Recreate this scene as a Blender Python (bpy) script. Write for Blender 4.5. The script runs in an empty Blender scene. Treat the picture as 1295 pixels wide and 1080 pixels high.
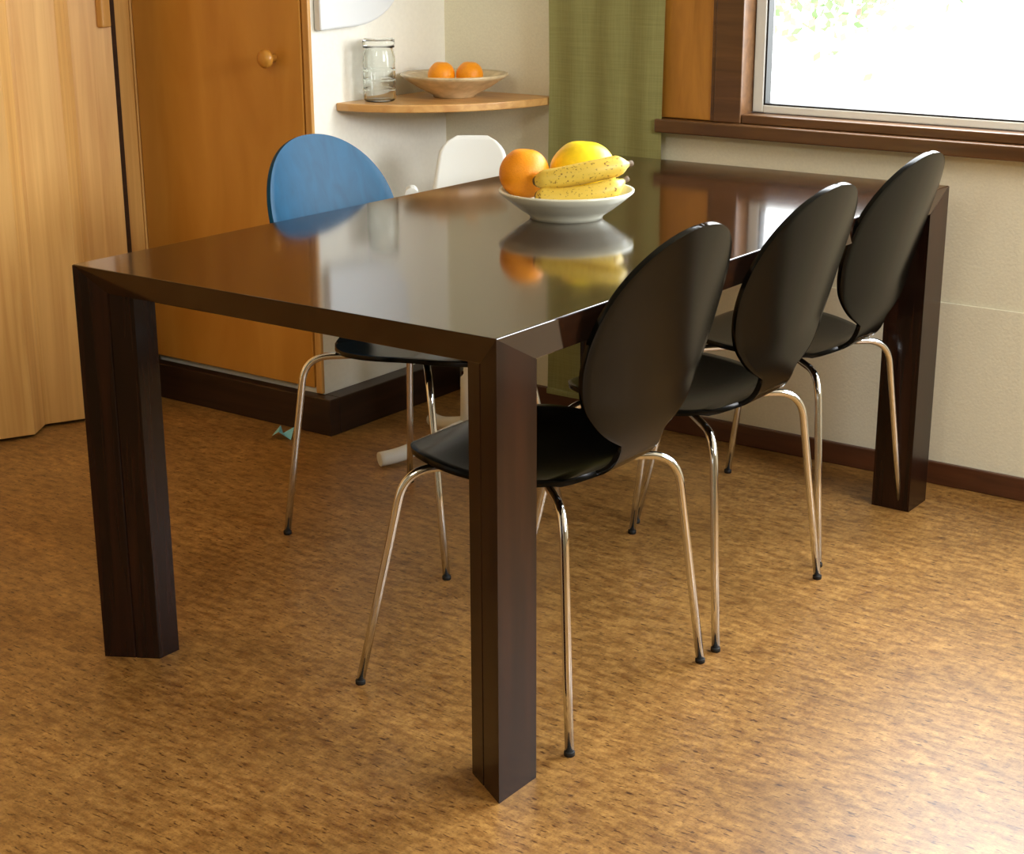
import bpy, bmesh, math, random
from mathutils import Vector, Matrix
random.seed(4)
scene=bpy.context.scene
try:
    scene.view_settings.view_transform='Standard'
except Exception: pass

# ---------------------------------------------------------------- helpers
def link(o,parent=None):
    scene.collection.objects.link(o)
    if parent: o.parent=parent
    return o
def empty(name,loc=(0,0,0),rz=0):
    e=bpy.data.objects.new(name,None); e.location=loc; e.rotation_euler=(0,0,rz)
    e.empty_display_size=0.1
    return link(e)
def mesh_obj(name,verts,faces,mat,parent=None,smooth=False,loc=(0,0,0),rot=(0,0,0)):
    m=bpy.data.meshes.new(name); m.from_pydata([tuple(v) for v in verts],[],faces); m.update()
    bm=bmesh.new(); bm.from_mesh(m); bmesh.ops.recalc_face_normals(bm,faces=bm.faces); bm.to_mesh(m); bm.free()
    if smooth:
        for p in m.polygons: p.use_smooth=len(p.vertices)<=4
    if mat: m.materials.append(mat)
    o=bpy.data.objects.new(name,m); o.location=loc; o.rotation_euler=rot
    return link(o,parent)
def box(name,lo,hi,mat,parent=None,bevel=0.0):
    x0,y0,z0=lo;x1,y1,z1=hi
    v=[(x0,y0,z0),(x1,y0,z0),(x1,y1,z0),(x0,y1,z0),(x0,y0,z1),(x1,y0,z1),(x1,y1,z1),(x0,y1,z1)]
    f=[(0,3,2,1),(4,5,6,7),(0,1,5,4),(1,2,6,5),(2,3,7,6),(3,0,4,7)]
    o=mesh_obj(name,v,f,mat,parent)
    if bevel: bev(o,bevel)
    return o
def bev(o,w,seg=3):
    b=o.modifiers.new('b','BEVEL'); b.width=w; b.segments=seg; b.limit_method='ANGLE'; b.angle_limit=math.radians(30)
def prism(name,poly,z0,z1,mat,parent=None,bevel=0):
    n=len(poly); v=[(x,y,z0) for x,y in poly]+[(x,y,z1) for x,y in poly]
    f=[tuple(range(n))[::-1],tuple(range(n,2*n))]+[(i,(i+1)%n,n+(i+1)%n,n+i) for i in range(n)]
    o=mesh_obj(name,v,f,mat,parent)
    if bevel: bev(o,bevel)
    return o
def lathe(name,prof,mat,parent=None,seg=64,loc=(0,0,0)):
    v=[];f=[];n=len(prof)
    for i in range(seg):
        a=2*math.pi*i/seg
        for r,z in prof: v.append((r*math.cos(a),r*math.sin(a),z))
    for i in range(seg):
        j=(i+1)%seg
        for k in range(n-1): f.append((i*n+k,j*n+k,j*n+k+1,i*n+k+1))
    o=mesh_obj(name,v,f,mat,parent,smooth=True,loc=loc)
    bm=bmesh.new(); bm.from_mesh(o.data); bmesh.ops.remove_doubles(bm,verts=bm.verts,dist=1e-5)
    bmesh.ops.recalc_face_normals(bm,faces=bm.faces); bm.to_mesh(o.data); bm.free()
    return o
def catmull(pts,n=10):
    P=[Vector(p) for p in pts]; P=[2*P[0]-P[1]]+P+[2*P[-1]-P[-2]]; out=[]
    for i in range(1,len(P)-2):
        for k in range(n):
            t=k/n; a,b,c,d=P[i-1],P[i],P[i+1],P[i+2]
            out.append(0.5*((2*b)+(c-a)*t+(2*a-5*b+4*c-d)*t*t+(3*b-a-3*c+d)*t**3))
    out.append(P[-2]); return out
def tube(name,path,rad,mat,parent=None,seg=16):
    path=[Vector(p) for p in path]; n=len(path)
    rads=rad if isinstance(rad,(list,tuple)) else [rad]*n
    v=[];f=[]; prev=None
    for i,p in enumerate(path):
        t=(path[min(i+1,n-1)]-path[max(i-1,0)]).normalized()
        if prev is None:
            a=Vector((0,0,1)) if abs(t.z)<.9 else Vector((1,0,0)); prev=(a-t*a.dot(t)).normalized()
        prev=(prev-t*prev.dot(t)).normalized(); b=t.cross(prev)
        for k in range(seg):
            an=2*math.pi*k/seg; v.append(p+(prev*math.cos(an)+b*math.sin(an))*rads[i])
    for i in range(n-1):
        for k in range(seg):
            k2=(k+1)%seg; f.append((i*seg+k,i*seg+k2,(i+1)*seg+k2,(i+1)*seg+k))
    f.append(tuple(range(seg))[::-1]); f.append(tuple(range((n-1)*seg,n*seg)))
    return mesh_obj(name,v,f,mat,parent,smooth=True)
def ball(name,r,mat,loc,parent=None,scale=(1,1,1),dimple=True):
    bm=bmesh.new(); bmesh.ops.create_uvsphere(bm,u_segments=48,v_segments=32,radius=r)
    for v in bm.verts:
        d=v.co.z/r
        if dimple and d>.8: v.co.z-= (d-.8)*r*.35*max(0,(d-.9)*10)
        v.co=Vector((v.co.x*scale[0],v.co.y*scale[1],v.co.z*scale[2]))
        n=v.co.normalized(); v.co+=n*r*.012*math.sin(n.x*5+n.y*3)*math.cos(n.z*4)
    m=bpy.data.meshes.new(name); bm.to_mesh(m); bm.free()
    for p in m.polygons: p.use_smooth=True
    m.materials.append(mat); o=bpy.data.objects.new(name,m); o.location=loc
    return link(o,parent)

# ---------------------------------------------------------------- materials
def new(name):
    m=bpy.data.materials.new(name); m.use_nodes=True; nt=m.node_tree
    b=nt.nodes['Principled BSDF']; return m,nt,b
def N(nt,t,**kw):
    n=nt.nodes.new(t)
    for k,v in kw.items(): setattr(n,k,v)
    return n
def lin(c):
    return tuple([(x/255/12.92 if x/255<=.04045 else ((x/255+.055)/1.055)**2.4) for x in c])+(1,)
def simple(name,rgb,rough=.5,metal=0,coat=0,spec=.5,bump=0,bscale=200,var=0):
    m,nt,b=new(name)
    b.inputs['Roughness'].default_value=rough; b.inputs['Metallic'].default_value=metal
    b.inputs['Coat Weight'].default_value=coat; b.inputs['Coat Roughness'].default_value=.08
    b.inputs['Specular IOR Level'].default_value=spec
    tc=N(nt,'ShaderNodeTexCoord'); nz=N(nt,'ShaderNodeTexNoise'); nz.inputs['Scale'].default_value=bscale
    nt.links.new(tc.outputs['Object'],nz.inputs['Vector'])
    c=lin(rgb)
    r=N(nt,'ShaderNodeValToRGB'); r.color_ramp.elements[0].position=.3; r.color_ramp.elements[1].position=.7
    r.color_ramp.elements[0].color=tuple(x*(1-var) for x in c[:3])+(1,); r.color_ramp.elements[1].color=tuple(min(1,x*(1+var)) for x in c[:3])+(1,)
    nt.links.new(nz.outputs['Fac'],r.inputs['Fac']); nt.links.new(r.outputs['Color'],b.inputs['Base Color'])
    if bump:
        bp=N(nt,'ShaderNodeBump'); bp.inputs['Strength'].default_value=bump; bp.inputs['Distance'].default_value=.002
        nt.links.new(nz.outputs['Fac'],bp.inputs['Height']); nt.links.new(bp.outputs['Normal'],b.inputs['Normal'])
    return m
def wood(name,c1,c2,scale=(30,30,1.5),rough=.35,coat=.2,detail=6,bump=.05,spec=.5):
    m,nt,b=new(name)
    tc=N(nt,'ShaderNodeTexCoord'); mp=N(nt,'ShaderNodeMapping'); mp.inputs['Scale'].default_value=scale
    nz=N(nt,'ShaderNodeTexNoise'); nz.inputs['Scale'].default_value=1; nz.inputs['Detail'].default_value=detail; nz.inputs['Distortion'].default_value=.6
    r=N(nt,'ShaderNodeValToRGB'); r.color_ramp.elements[0].position=.32; r.color_ramp.elements[1].position=.68
    r.color_ramp.elements[0].color=lin(c1); r.color_ramp.elements[1].color=lin(c2)
    nt.links.new(tc.outputs['Object'],mp.inputs['Vector']); nt.links.new(mp.outputs['Vector'],nz.inputs['Vector'])
    nt.links.new(nz.outputs['Fac'],r.inputs['Fac']); nt.links.new(r.outputs['Color'],b.inputs['Base Color'])
    b.inputs['Roughness'].default_value=rough; b.inputs['Coat Weight'].default_value=coat; b.inputs['Coat Roughness'].default_value=.08
    b.inputs['Specular IOR Level'].default_value=spec
    bp=N(nt,'ShaderNodeBump'); bp.inputs['Strength'].default_value=bump; bp.inputs['Distance'].default_value=.001
    nt.links.new(nz.outputs['Fac'],bp.inputs['Height']); nt.links.new(bp.outputs['Normal'],b.inputs['Normal'])
    return m

M_table=wood('dark_walnut_lacquer',(32,17,8),(50,28,14),(40,2.5,40),rough=.10,coat=.4,bump=.02)
M_tleg=wood('dark_walnut_leg',(24,12,7),(46,23,13),(60,60,2.5),rough=.25,coat=.1,bump=.05,spec=.25)
M_black=simple('black_lacquer_plywood',(4,5,4),rough=.2,coat=0,bscale=60,var=.15,spec=.17)
M_blue=wood('plywood_blue_reflection',(2,62,92),(5,74,108),(30,30,8),rough=.38,coat=0,spec=.12)  # sky reflection on the black chair back, put into the colour as blue
M_chrome=simple('chrome_steel',(228,231,234),rough=.1,metal=1)
M_rubber=simple('black_rubber',(18,18,18),rough=.6)
M_white=simple('white_plastic',(238,242,238),rough=.35)
M_panelw=simple('grey_white_plastic',(232,236,238),rough=.4)
M_wall=simple('wallpaper_cream',(240,236,212),rough=.85,bump=.35,bscale=160,var=.03)
M_wallw=simple('wall_white_paint',(246,244,232),rough=.8,bump=.15,bscale=90,var=.02)
M_off=simple('wall_beige_paint',(156,144,116),rough=.85,bump=.15,bscale=90,var=.02)
M_ceil=simple('ceiling_panel',(204,194,170),rough=.9)
M_closet=wood('birch_veneer_honey',(192,132,48),(212,154,66),(7,7,1.6),rough=.35,coat=.1)
M_fold=wood('ash_light_wood',(206,154,84),(228,182,108),(45,45,1.5),rough=.4,coat=.1)
M_frame=wood('pine_frame',(198,146,76),(222,174,100),(40,40,1.5),rough=.4)
M_shelf=wood('shelf_birch',(198,144,80),(222,174,106),(8,40,40),rough=.4)
M_dark=wood('dark_stained_trim',(80,51,25),(108,73,40),(3,40,40),rough=.35,coat=.2)
M_plinth=wood('dark_plinth',(36,23,16),(54,35,25),(4,4,50),rough=.4,coat=.1)
M_red=wood('reddish_baseboard',(76,42,24),(100,58,34),(4,40,40),rough=.35)
M_panel=wood('amber_plywood',(156,102,32),(196,136,54),(20,20,3),rough=.35,coat=.2)
M_ceram=simple('cream_ceramic',(228,228,206),rough=.25,coat=.3)
M_ceram2=simple('glazed_stoneware',(212,190,148),rough=.25,coat=.3,bscale=30,var=.2)
M_orange=simple('orange_peel',(252,156,12),rough=.4,bump=.5,bscale=420,var=.08)
M_melon=simple('yellow_melon_rind',(248,214,24),rough=.4,bump=.25,bscale=90,var=.06)

M_ban,nt,b=new('banana_peel')
tc=N(nt,'ShaderNodeTexCoord'); nz=N(nt,'ShaderNodeTexNoise'); nz.inputs['Scale'].default_value=170; nz.inputs['Detail'].default_value=3
r=N(nt,'ShaderNodeValToRGB'); r.color_ramp.elements[0].position=.32; r.color_ramp.elements[0].color=lin((130,92,30))
r.color_ramp.elements[1].position=.41; r.color_ramp.elements[1].color=lin((226,194,78))
nt.links.new(tc.outputs['Object'],nz.inputs['Vector']); nt.links.new(nz.outputs['Fac'],r.inputs['Fac']); nt.links.new(r.outputs['Color'],b.inputs['Base Color'])
b.inputs['Roughness'].default_value=.45
M_tip=simple('banana_stem',(84,62,26),rough=.7)

M_glass,nt,b=new('jar_glass'); b.inputs['Transmission Weight'].default_value=1; b.inputs['Roughness'].default_value=.02; b.inputs['IOR'].default_value=1.3
b.inputs['Base Color'].default_value=(.93,.96,.95,1)

# cork floor
M_floor,nt,b=new('cork_floor')
tc=N(nt,'ShaderNodeTexCoord')
def nz_(vec,detail=4,rough=.6):
    mp=N(nt,'ShaderNodeMapping'); mp.inputs['Scale'].default_value=vec
    n=N(nt,'ShaderNodeTexNoise'); n.inputs['Scale'].default_value=1; n.inputs['Detail'].default_value=detail; n.inputs['Roughness'].default_value=rough
    nt.links.new(tc.outputs['Object'],mp.inputs['Vector']); nt.links.new(mp.outputs['Vector'],n.inputs['Vector']); return n
n1=nz_((22,60,1),5); n2=nz_((45,170,1),2,.5); n3=nz_((3.5,6,1),3); n4=nz_((100,45,1),3); n5=nz_((190,380,1),2)
def ramp(p0,c0,p1,c1):
    q=N(nt,'ShaderNodeValToRGB'); e=q.color_ramp.elements; e[0].position=p0; e[0].color=c0; e[1].position=p1; e[1].color=c1; return q
r1=ramp(.34,lin((136,95,46)),.64,lin((184,142,80)))
r2=ramp(.32,(.26,.18,.12,1),.39,(1,1,1,1))
r3=ramp(.35,(.78,.75,.69,1),.65,(1.08,1.07,1.04,1))
r4=ramp(.38,(.80,.76,.71,1),.58,(1.06,1.05,1.03,1))
r5=ramp(.3,(.55,.48,.42,1),.48,(1.05,1.05,1.05,1))
for a,bb in ((n1,r1),(n2,r2),(n3,r3),(n4,r4),(n5,r5)): nt.links.new(a.outputs['Fac'],bb.inputs['Fac'])
prev=r1
for k,rr in enumerate((r2,r3,r4,r5)):
    mx=N(nt,'ShaderNodeMixRGB',blend_type='MULTIPLY'); mx.inputs[0].default_value=(.9,1,.85,.75)[k]
    nt.links.new(prev.outputs[0],mx.inputs[1]); nt.links.new(rr.outputs[0],mx.inputs[2]); prev=mx
nt.links.new(prev.outputs[0],b.inputs['Base Color'])
b.inputs['Roughness'].default_value=.40; b.inputs['Specular IOR Level'].default_value=.65
bp=N(nt,'ShaderNodeBump'); bp.inputs['Strength'].default_value=.12; bp.inputs['Distance'].default_value=.001
nt.links.new(n2.outputs['Fac'],bp.inputs['Height']); nt.links.new(bp.outputs['Normal'],b.inputs['Normal'])

# linen curtain
M_cur,nt,b=new('green_linen')
tc=N(nt,'ShaderNodeTexCoord')
fs=[]
for s in ((900,1,25),(25,1,700)):
    mp=N(nt,'ShaderNodeMapping'); mp.inputs['Scale'].default_value=s; n=N(nt,'ShaderNodeTexNoise'); n.inputs['Scale'].default_value=.4; n.inputs['Detail'].default_value=3
    nt.links.new(tc.outputs['Object'],mp.inputs['Vector']); nt.links.new(mp.outputs['Vector'],n.inputs['Vector']); fs.append(n)
ad=N(nt,'ShaderNodeMath',operation='ADD'); nt.links.new(fs[0].outputs['Fac'],ad.inputs[0]); nt.links.new(fs[1].outputs['Fac'],ad.inputs[1])
r=N(nt,'ShaderNodeValToRGB'); r.color_ramp.elements[0].position=.28; r.color_ramp.elements[1].position=.72
hv=N(nt,'ShaderNodeMath',operation='MULTIPLY'); hv.inputs[1].default_value=.5; nt.links.new(ad.outputs[0],hv.inputs[0]); nt.links.new(hv.outputs[0],r.inputs['Fac'])
r.color_ramp.elements[0].color=lin((140,140,84)); r.color_ramp.elements[1].color=lin((164,162,104))
nt.links.new(r.outputs[0],b.inputs['Base Color']); b.inputs['Roughness'].default_value=.85
tr=N(nt,'ShaderNodeBsdfTranslucent'); nt.links.new(r.outputs[0],tr.inputs['Color'])
ms=N(nt,'ShaderNodeMixShader'); ms.inputs[0].default_value=.12
nt.links.new(b.outputs[0],ms.inputs[1]); nt.links.new(tr.outputs[0],ms.inputs[2]); nt.links.new(ms.outputs[0],nt.nodes['Material Output'].inputs['Surface'])

# ---------------------------------------------------------------- room
XL=-2.2; XR=3.4; YB=-3.6; YW=1.83; YC=1.29; XC=-1.525; ZC=2.45
box('floor',(-3.0,YB-.1,-.05),(XR+.1,YW+.15,0),M_floor)
box('ceiling',(-3.0,YB-.1,ZC),(XR+.1,YW+.15,ZC+.08),M_ceil)
WX0,WX1,WZ0,WZ1=-.64,1.75,.825,2.0
v=[];f=[]
def wbox(lo,hi):
    b0=len(v); x0,y0,z0=lo;x1,y1,z1=hi
    v.extend([(x0,y0,z0),(x1,y0,z0),(x1,y1,z0),(x0,y1,z0),(x0,y0,z1),(x1,y0,z1),(x1,y1,z1),(x0,y1,z1)])
    f.extend([tuple(b0+i for i in q) for q in [(0,3,2,1),(4,5,6,7),(0,1,5,4),(1,2,6,5),(2,3,7,6),(3,0,4,7)]])
wbox((XC-.1,YW,0),(WX0,YW+.14,ZC)); wbox((WX1,YW,0),(XR,YW+.14,ZC)); wbox((WX0,YW,0),(WX1,YW+.14,WZ0)); wbox((WX0,YW,WZ1),(WX1,YW+.14,ZC))
mesh_obj('wall_back',v,f,M_wall)
box('trim_1',(-1.4,YW-.006,.05),(XR-.001,YW-.0005,.445),M_wall,bevel=.002)
box('wall_side',(XC-.1,YC,0),(XC,YW,ZC),M_wallw)
box('wall_left',(-2.9,YC+.02,0),(XC-.1,YC+.12,ZC),M_wallw)
box('wall_right',(XR,YB,0),(XR+.1,YW+.14,ZC),M_off)
box('wall_front',(-3,YB-.1,0),(XR+.1,YB,ZC),M_off)
box('wall_far_left',(-2.95,YB,0),(-2.85,YC+.1,ZC),M_off)
box('baseboard_left',(-2.19,YC-.04,0),(XC+.055,YC-.002,.10),M_plinth,bevel=.003)
box('baseboard_side',(XC+.001,YC-.0015,0),(XC+.055,YW-.02,.10),M_plinth,bevel=.003)
box('baseboard_back',(XC+.056,YW-.018,0),(XR,YW-.001,.055),M_red,bevel=.003)

d=empty('door_1',(0,0,0))
box('door_leaf',(-2.165,YC-.012,.115),(-1.550,YC+.012,2.2),M_closet,d,.003)
lathe('knob',[(0,0),(.011,0),(.010,.012),(.016,.018),(.023,.026),(.024,.034),(.019,.042),(.008,.046),(0,.046)],M_closet,d,32,(-1.644,YC-.012,.972)).rotation_euler=(math.pi/2,0,0)
box('trim_2',(-1.546,YC-.010,.101),(XC+.001,YC+.002,2.25),M_frame,bevel=.003)
box('trim_3',(-2.30,1.170,0),(-2.17,YC-.017,2.25),M_frame,bevel=.003)
box('trim_4',(-2.185,YC-.016,.101),(-2.167,YC+.002,2.25),M_frame,bevel=.002)

fd=empty('door_2')
v=[];f=[]; y=1.15; k=0; ys=[]
while y>-1.6:
    ys.append((y,-2.155 if k%2 else -2.105)); y-= .075 if k%2 else .105; k+=1
th=.012
for (yy,xx) in ys: v+= [(xx,yy,.01),(xx,yy,2.2),(xx-th,yy,.01),(xx-th,yy,2.2)]
for i in range(len(ys)-1):
    a=4*i;b_=4*i+4; f+=[(a,a+1,b_+1,b_),(a+2,b_+2,b_+3,a+3),(a+1,a+3,b_+3,b_+1),(a,b_,b_+2,a+2)]
f+=[(0,2,3,1)]
mesh_obj('folding_panels',v,f,M_fold,fd)
for i,(yy,xx) in enumerate(ys):
    if i%2: box('hinge_strip_%d'%i,(xx-.002,yy-.006,.01),(xx+.004,yy+.006,2.2),M_frame,fd,.001)
box('lead_post',(-2.165,1.125,.005),(-2.12,1.150,2.2),M_fold,fd,.004)
box('gap_shade_strip',(-2.19,1.151,.005),(-2.118,1.178,2.2),M_plinth,fd,.002)  # dark strip standing in for the shade in the gap beside the jamb
box('pull_handle',(-2.12,1.115,1.04),(-2.096,1.146,1.35),M_frame,fd,.005)
box('wall_door_side',(-2.32,YB,0),(-2.25,1.16,ZC),M_wallw)

w=empty('window_1')
def wf(n,lo,hi,m=M_dark,bv=.003): return box(n,lo,hi,m,w,bv)
wf('frame_left',(WX0-.02,YW-.03,.826),(WX0+.055,YW+.10,WZ1+.02))
wf('frame_bottom',(WX0+.055,YW-.025,.826),(WX1,YW+.10,.848))
wf('frame_top',(WX0,YW-.03,WZ1-.04),(WX1,YW+.10,WZ1+.02))
wf('frame_right',(WX1-.05,YW-.03,.826),(WX1+.02,YW+.10,WZ1))
wf('sash_left',(WX0+.056,YW+.03,.85),(WX0+.085,YW+.075,WZ1-.04),M_white)
wf('sash_bottom',(WX0+.085,YW+.03,.849),(WX1-.05,YW+.075,.868),M_white)
wf('sash_gasket',(WX0+.0855,YW+.032,.8685),(WX0+.090,YW+.06,WZ1-.04),M_rubber,0)
wf('gasket_bottom',(WX0+.0905,YW+.032,.8685),(WX1-.05,YW+.06,.872),M_rubber,0)
wf('sill',(-.815,YW-.055,.792),(WX1+.05,YW-.0005,.8255),M_dark,.004)
wf('side_panel',(-.815,YW-.024,.827),(WX0-.021,YW-.001,2.05),M_panel,.003)
wf('panel_edge',(WX0-.030,YW-.027,.827),(WX0-.0205,YW-.0245,2.05),M_dark,.001)

v=[];f=[];nx,nz2=40,30
for j in range(nz2+1):
    for i in range(nx+1):
        x=-1.145+.346*i/nx; z=.05+2.3*j/nz2
        v.append((x,1.785+.004*math.sin(i*.5)+.003*math.sin(j*.7+i*.1),z))
for j in range(nz2):
    for i in range(nx):
        a=j*(nx+1)+i; f.append((a,a+1,a+nx+2,a+nx+1))
c=empty('panel_curtain'); o=mesh_obj('fabric',v,f,M_cur,c,True)
box('hem_bar',(-1.145,1.779,.05),(-.799,1.791,.065),M_cur,c,.002)
box('curtain_track',(-1.4,1.76,2.35),(1.8,1.82,2.39),M_white,c,.002)

poly=[(XC+.001,YW-.001)]
for i in range(33):
    a=math.pi/2*i/32; poly.append((XC+.001+.375*math.cos(a),YW-.001-.455*math.sin(a)))
prism('corner_shelf',poly,.838,.858,M_shelf,bevel=.003)

poly=[(1.30,1.042),(1.42,1.046)]+[(1.42+.20*math.sin(a),1.166-.12*math.cos(a)) for a in [i*math.pi/24 for i in range(1,13)]]+[(1.64,1.5),(1.30,1.5)]
n=len(poly); v=[(XC+.002,y,z) for y,z in poly]+[(XC+.026,y,z) for y,z in poly]
f=[tuple(range(n)),tuple(range(n,2*n))]+[(i,(i+1)%n,n+(i+1)%n,n+i) for i in range(n)]
bev(mesh_obj('wall_mounted_panel',v,f,M_panelw),.006)

jr=empty('glass_jar',(-1.458,1.47,.8585))
lathe('glass_body',[(0,0),(.036,0),(.042,.006),(.042,.112),(.038,.126),(.037,.134),(.041,.136),(.041,.140),(.0335,.140),(.0335,.126),(.0385,.110),(.0385,.008),(.034,.005),(0,.005)],M_glass,jr,48)
lathe('glass_lid',[(0,.1415),(.040,.1415),(.042,.145),(.041,.156),(.036,.159),(0,.157)],M_glass,jr,48)
for z in (.03,.055,.08):
    lathe('rib_%d'%int(z*1000),[(.0421,z-.002),(.0432,z),(.0421,z+.002)],M_glass,jr,48)

lathe('stoneware_bowl',[(0,.004),(.045,.004),(.05,0),(.055,0),(.058,.006),(.10,.028),(.135,.05),(.143,.056),(.142,.061),(.13,.057),(.095,.036),(.055,.016),(0,.013)],M_ceram2,None,64,(-1.365,1.665,.8585))
ball('orange',.036,M_orange,(-1.392,1.645,.8585+.056)); ball('orange',.036,M_orange,(-1.333,1.69,.8585+.056))

# ---------------------------------------------------------------- table
T=empty('dining_table'); L=1.6907; W=.9088; H=.74; t=.051; uc=.03
v=[(x,y,z) for x in (-W+.0005,-.0005) for y,z in ((0,H),(L,H),(L-uc,H-t),(uc,H-t))]
o=mesh_obj('top',v,[(0,1,2,3),(4,7,6,5),(0,4,5,1),(1,5,6,2),(2,6,7,3),(3,7,4,0)],M_table,T); bev(o,.0018,2)
def leg(name,cx,cy,sx,sy):
    lx,ly=.091,.10; dx,dy=.091,.052
    pts=[(0,0.0003,H-.001),(.050,.0289,H-t+.002),(.0512,.0320,H-t),(.0535,.0305,H-t),(dx,dy,H-t),(lx,ly,H-t),(0,ly,H-t)]
    n=len(pts)
    v=[(cx+sx*a,cy+sy*b_,0) for a,b_,_ in pts]+[(cx+sx*a,cy+sy*b_,zz) for a,b_,zz in pts]
    f=[tuple(range(n)),tuple(range(n,2*n))]+[(i,(i+1)%n,n+(i+1)%n,n+i) for i in range(n)]
    return mesh_obj(name,v,f,M_tleg,T)
leg('leg_1',0,0,-1,1); leg('leg_2',-W,0,1,1); leg('leg_3',0,L,-1,-1); leg('leg_4',-W,L,1,-1)

# ---------------------------------------------------------------- chairs
def shell(name,mat,parent,seatmat=None):
    prof=[(.205,.418),(.17,.431),(.10,.434),(0,.427),(-.09,.423),(-.155,.429),(-.200,.452),(-.222,.498),(-.238,.565),(-.262,.66),(-.292,.76),(-.322,.853)]
    P=catmull([(a,0,b_) for a,b_ in prof],12)
    acc=[0]
    for i in range(1,len(P)): acc.append(acc[-1]+(P[i]-P[i-1]).length)
    S=acc[-1]
    def at(s):
        for i in range(1,len(P)):
            if s<=acc[i]+1e-9:
                t_=(s-acc[i-1])/max(1e-9,acc[i]-acc[i-1]); return P[i-1].lerp(P[i],t_),(P[i]-P[i-1]).normalized()
        return P[-1],(P[-1]-P[-2]).normalized()
    sc=S/.80
    def wid(s):
        s=s/sc
        def el(c,r,w,p=2.1):
            q=abs((s-c)/r); return 0 if q>=1 else w*(1-q**p)**(1/p)
        a=el(.186,.186,.203); b_=el(.618,.182,.200)
        c_=.066*max(0,min(1,(s-.22)/.1))*max(0,min(1,(.58-s)/.1)) if .22<s<.58 else 0
        return max(.0015,(a**6+b_**6+c_**6)**(1/6))
    ns=120; nv=20; v=[];f=[]
    ss=[S*(.5-.5*math.cos(math.pi*i/ns)) for i in range(ns+1)]
    for s in ss:
        p,tg=at(s); w_=wid(s)
        bk=max(0,min(1,(s/S-.5)/.15))
        for j in range(nv+1):
            q=-1+2*j/nv; yy=w_*q
            fwd=bk*.7*yy*yy
            up=(1-bk)*.25*yy*yy*(1 if s/S<.42 else 0)*max(0,min(1,(s/S)/.1))
            v.append((p.x+fwd,yy,p.z+up))
    for i in range(ns):
        for j in range(nv):
            a=i*(nv+1)+j; f.append((a,a+1,a+nv+2,a+nv+1))
    o=mesh_obj(name,v,f,mat,parent,True)
    if seatmat:
        o.data.materials.append(seatmat)
        for p in o.data.polygons:
            if min(p.vertices)//(nv+1) < ns*.5: p.material_index=1
    so=o.modifiers.new('s','SOLIDIFY'); so.thickness=.010; so.offset=0
    b_=o.modifiers.new('b','BEVEL'); b_.width=.002; b_.segments=2; b_.limit_method='ANGLE'; b_.angle_limit=math.radians(50)
    return o
def chair(loc,rz,mat,seatmat=None):
    c=empty('dining_chair',loc,rz)
    shell('shell',mat,c,seatmat)
    lathe('mount_plate',[(0,.400),(.075,.400),(.08,.404),(.08,.4165),(0,.4165)],M_rubber,c,32,(0,0,0))
    k=0
    for sf,sy in ((1,1),(1,-1),(-1,1),(-1,-1)):
        k+=1
        kf=.150 if sf>0 else -.185; ks=.168*sy if sf>0 else .178*sy
        ff=.225*sf; fs_=.215*sy
        A=Vector((.03*sf,.03*sy,.406)); K=Vector((kf,ks,.406)); F=Vector((ff,fs_,.006))
        d1=(K-A).normalized(); d2=(F-K).normalized(); R=.055
        a=K-d1*R; b_=K+d2*R; path=[A,A.lerp(a,.5)]
        for i in range(13):
            q=i/12; path.append(a*(1-q)**2+K*2*q*(1-q)+b_*q*q)
        path+=[b_.lerp(F,.5),F]
        tube('leg_%d'%k,path,.0078,M_chrome,c,16)
        lathe('foot_cap_%d'%k,[(0,0),(.0082,0),(.0092,.0015),(.0092,.007),(.0084,.009),(0,.009)],M_rubber,c,20,(ff,fs_,0))
    return c
chair((-.222,.405,0),math.pi,M_black)
chair((-.222,.893,0),math.pi,M_black)
chair((-.250,1.385,0),math.pi,M_black)
chair((-.845,.875,0),0,M_blue,M_black)

# white swivel armchair
s=empty('swivel_chair',(-1.085,1.36,0),math.radians(-55))
def grid(name,fn,nu,nv,mat,parent,th=.012):
    v=[];f=[]
    for i in range(nu+1):
        for j in range(nv+1): v.append(fn(i/nu,j/nv))
    for i in range(nu):
        for j in range(nv):
            a=i*(nv+1)+j; f.append((a,a+1,a+nv+2,a+nv+1))
    o=mesh_obj(name,v,f,mat,parent,True); m_=o.modifiers.new('s','SOLIDIFY'); m_.thickness=th; m_.offset=0
    return o
def backf(u,q):
    z=.42+.365*u; hw=.130-.052*u**1.2
    if u>.86: hw*=math.sqrt(max(.12,1-((u-.86)/.14)**2.2*.75))
    yy=(q*2-1)*hw
    return (-.135-.05*u+.9*yy*yy, yy, z-.25*yy*yy*u)
grid('backrest',backf,30,16,M_white,s)
def seatf(u,q):
    x=-.15+.30*u; hw=.17*(1-.3*abs(u-.4)**2)
    if u>.8: hw-=.06*((u-.8)/.2)**2
    yy=(q*2-1)*hw
    return (x,yy,.42+.3*yy*yy-.02*math.sin(u*math.pi))
grid('seat',seatf,20,16,M_white,s,.02)
for sy in (1,-1):
    tube('armrest_%d'%(1 if sy>0 else 2),catmull([(-.13,.13*sy,.47),(-.11,.15*sy,.58),(-.05,.145*sy,.660),(.02,.14*sy,.667)],8),.016,M_white,s)
lathe('column',[(0,.06),(.03,.06),(.028,.2),(.02,.21),(.02,.395),(.05,.40),(0,.40)],M_white,s,24)
for i in range(4):
    a=math.radians(242+55+90*i)
    tube('base_arm_%d'%(i+1),catmull([(0.02*math.cos(a),.02*math.sin(a),.075),(.12*math.cos(a),.12*math.sin(a),.045),(.20*math.cos(a),.20*math.sin(a),.025),(.255*math.cos(a),.255*math.sin(a),.020)],5),.0185,M_white,s)

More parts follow.
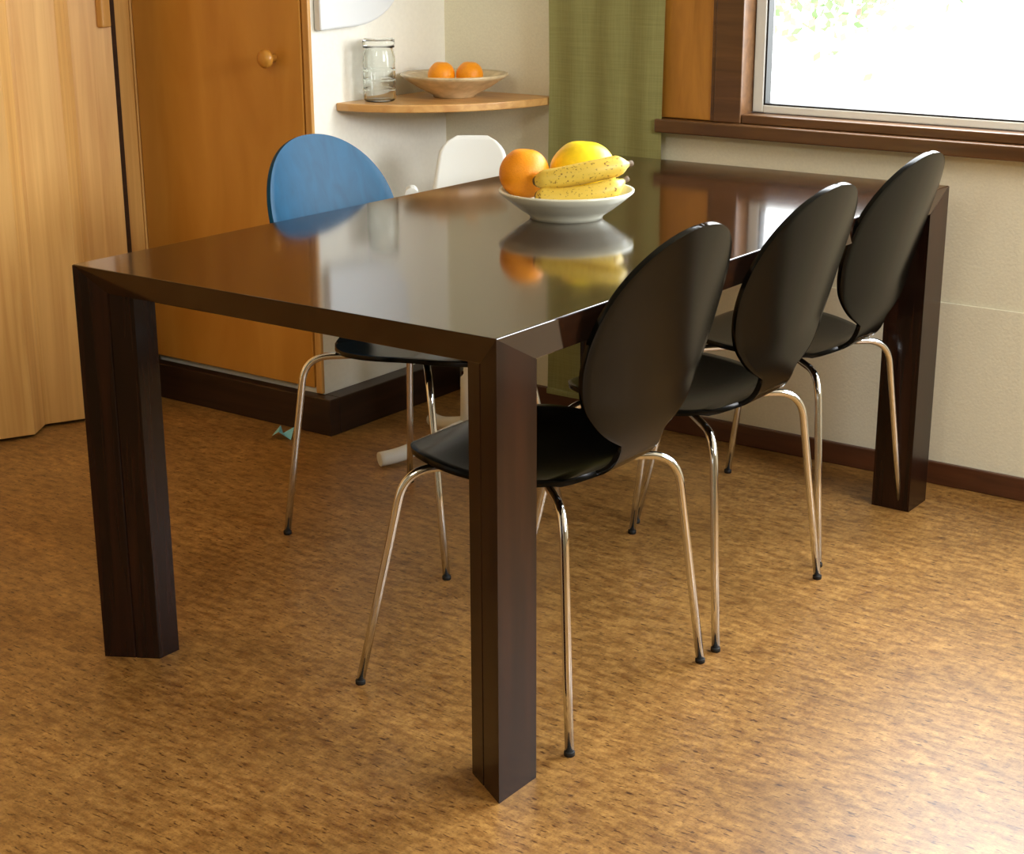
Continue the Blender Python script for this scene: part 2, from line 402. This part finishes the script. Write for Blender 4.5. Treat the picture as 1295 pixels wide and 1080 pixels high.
# ---------------------------------------------------------------- fruit bowl
BC=Vector((-.471,.873,H)); rt=Vector((.8096,.587,0)); hh=Vector((-.587,.8096,0))
def bp_(a,b_,z): return BC+rt*a+hh*b_+Vector((0,0,z))
lathe('fruit_bowl',[(0,.005),(.062,.005),(.066,0.0002),(.072,.0002),(.074,.006),(.095,.02),(.118,.038),(.134,.052),(.1345,.056),(.128,.056),(.108,.038),(.08,.018),(.05,.012),(0,.011)],M_ceram,None,72,tuple(BC))
ball('orange',.050,M_orange,bp_(-.083,.012,.0855))
ball('melon',.067,M_melon,bp_(.034,.045,.083),scale=(1,1,.95))
def banana(pts,r):
    P=catmull(pts,8); n=len(P); rads=[]
    for i in range(n):
        q=i/(n-1); rr=r*min(1,(.35+q*6))
        if q>.80: rr=r*max(.30,1-((q-.80)/.13)*.7)
        if q<.04: rr=r*(.3+q*8)
        rads.append(rr)
    o=tube('banana',P,rads,M_ban,None,10)
    o.data.materials.append(M_tip)
    for p in o.data.polygons:
        i=min(p.vertices)//10
        if i<1 or i>n-4: p.material_index=1
banana([bp_(-.062,-.060,.054),bp_(-.03,-.072,.050),bp_(.03,-.078,.055),bp_(.08,-.066,.066),bp_(.118,-.036,.082)],.020)
banana([bp_(-.066,-.046,.078),bp_(-.02,-.058,.086),bp_(.04,-.058,.098),bp_(.09,-.042,.106),bp_(.127,-.012,.108)],.021)

v=[(0,0,.002),(.035,-.01,.022),(.065,.004,.002),(.055,.03,.030),(.02,.022,.008),(.005,.03,.026)]
mesh_obj('paper_scrap',v,[(0,1,5),(1,4,5),(1,2,4),(2,3,4)],simple('pale_blue_paper',(150,225,245),rough=.7),None,False,(-1.60,1.16,0))

# ---------------------------------------------------------------- garden outside
box('garden_ground',(-14,YW+.16,-.12),(10,24,-.05),simple('pale_gravel',(210,210,200),rough=.9,bscale=20,var=.1))
vs=[];fs2=[];mi=[]
for k in range(420):
    c_=Vector((random.gauss(-2.12,.17),random.gauss(5.6,.25),random.gauss(1.02,.13)))
    a=Vector((random.uniform(-1,1),random.uniform(-1,1),random.uniform(-1,1))).normalized()*.035
    b2=a.cross(Vector((random.uniform(-1,1),random.uniform(-1,1),random.uniform(-1,1)))).normalized()*.02
    i=len(vs); vs+=[c_-a,c_+b2,c_+a,c_-b2]; fs2.append((i,i+1,i+2,i+3)); mi.append(1 if random.random()<.3 else 0)
sh=empty('garden_shrub'); o=mesh_obj('leaves',vs,fs2,simple('leaf_green',(122,150,104),rough=.8,bscale=3,var=.3,spec=.1),sh)
o.data.materials.append(simple('blossom_pink',(192,128,120),rough=.8,spec=.1))
for p,q in zip(o.data.polygons,mi): p.material_index=q
for k in range(3): tube('stem_%d'%(k+1),[(-2.15+.03*k,5.6,-.05),(-2.17+.05*k,5.6,.4),(-2.25+.12*k,5.6,1.0)],.008,M_white,sh,8)

# ---------------------------------------------------------------- light
wd=bpy.data.worlds.new('World'); scene.world=wd; wd.use_nodes=True
bg=wd.node_tree.nodes['Background']; bg.inputs[0].default_value=(.92,.97,1,1); bg.inputs[1].default_value=8.5
def area(name,loc,target,size,sy,power,col):
    l=bpy.data.lights.new(name,'AREA'); l.shape='RECTANGLE'; l.size=size; l.size_y=sy; l.energy=power; l.color=col
    o=bpy.data.objects.new(name,l); o.location=loc
    o.rotation_euler=(Vector(target)-Vector(loc)).to_track_quat('-Z','Y').to_euler(); link(o); return o
area('window_light_right',(3.3,.5,1.85),(-1.2,.7,.5),1.1,.9,100,(.97,.98,1))
area('warm_fill',(.3,-2.4,2.40),(-1.4,1.2,1.0),.7,.7,30,(1,.93,.78))  # added warm fill behind the camera, brightens the room
area('window_light_sky',(.6,YW+.25,1.45),(.3,-.5,.2),2.0,1.0,52,(.92,.97,1))

# ---------------------------------------------------------------- camera
cam=bpy.data.cameras.new('camera'); co=bpy.data.objects.new('camera',cam); link(co)
cam.sensor_fit='HORIZONTAL'; cam.sensor_width=36; cam.lens=36*2053.79/1295
yaw,pit,roll=-.6274,.3020,-.0032
fw=Vector((math.sin(yaw)*math.cos(pit),math.cos(yaw)*math.cos(pit),-math.sin(pit)))
r_=Vector((math.cos(yaw),-math.sin(yaw),0)); u_=r_.cross(fw)
cr,sr=math.cos(roll),math.sin(roll)
R=cr*r_+sr*u_; U=-sr*r_+cr*u_
m=Matrix((R,U,-fw)).transposed().to_4x4(); m.translation=Vector((1.3225,-1.7863,1.3024))
co.matrix_world=m; cam.clip_start=.05
scene.camera=co
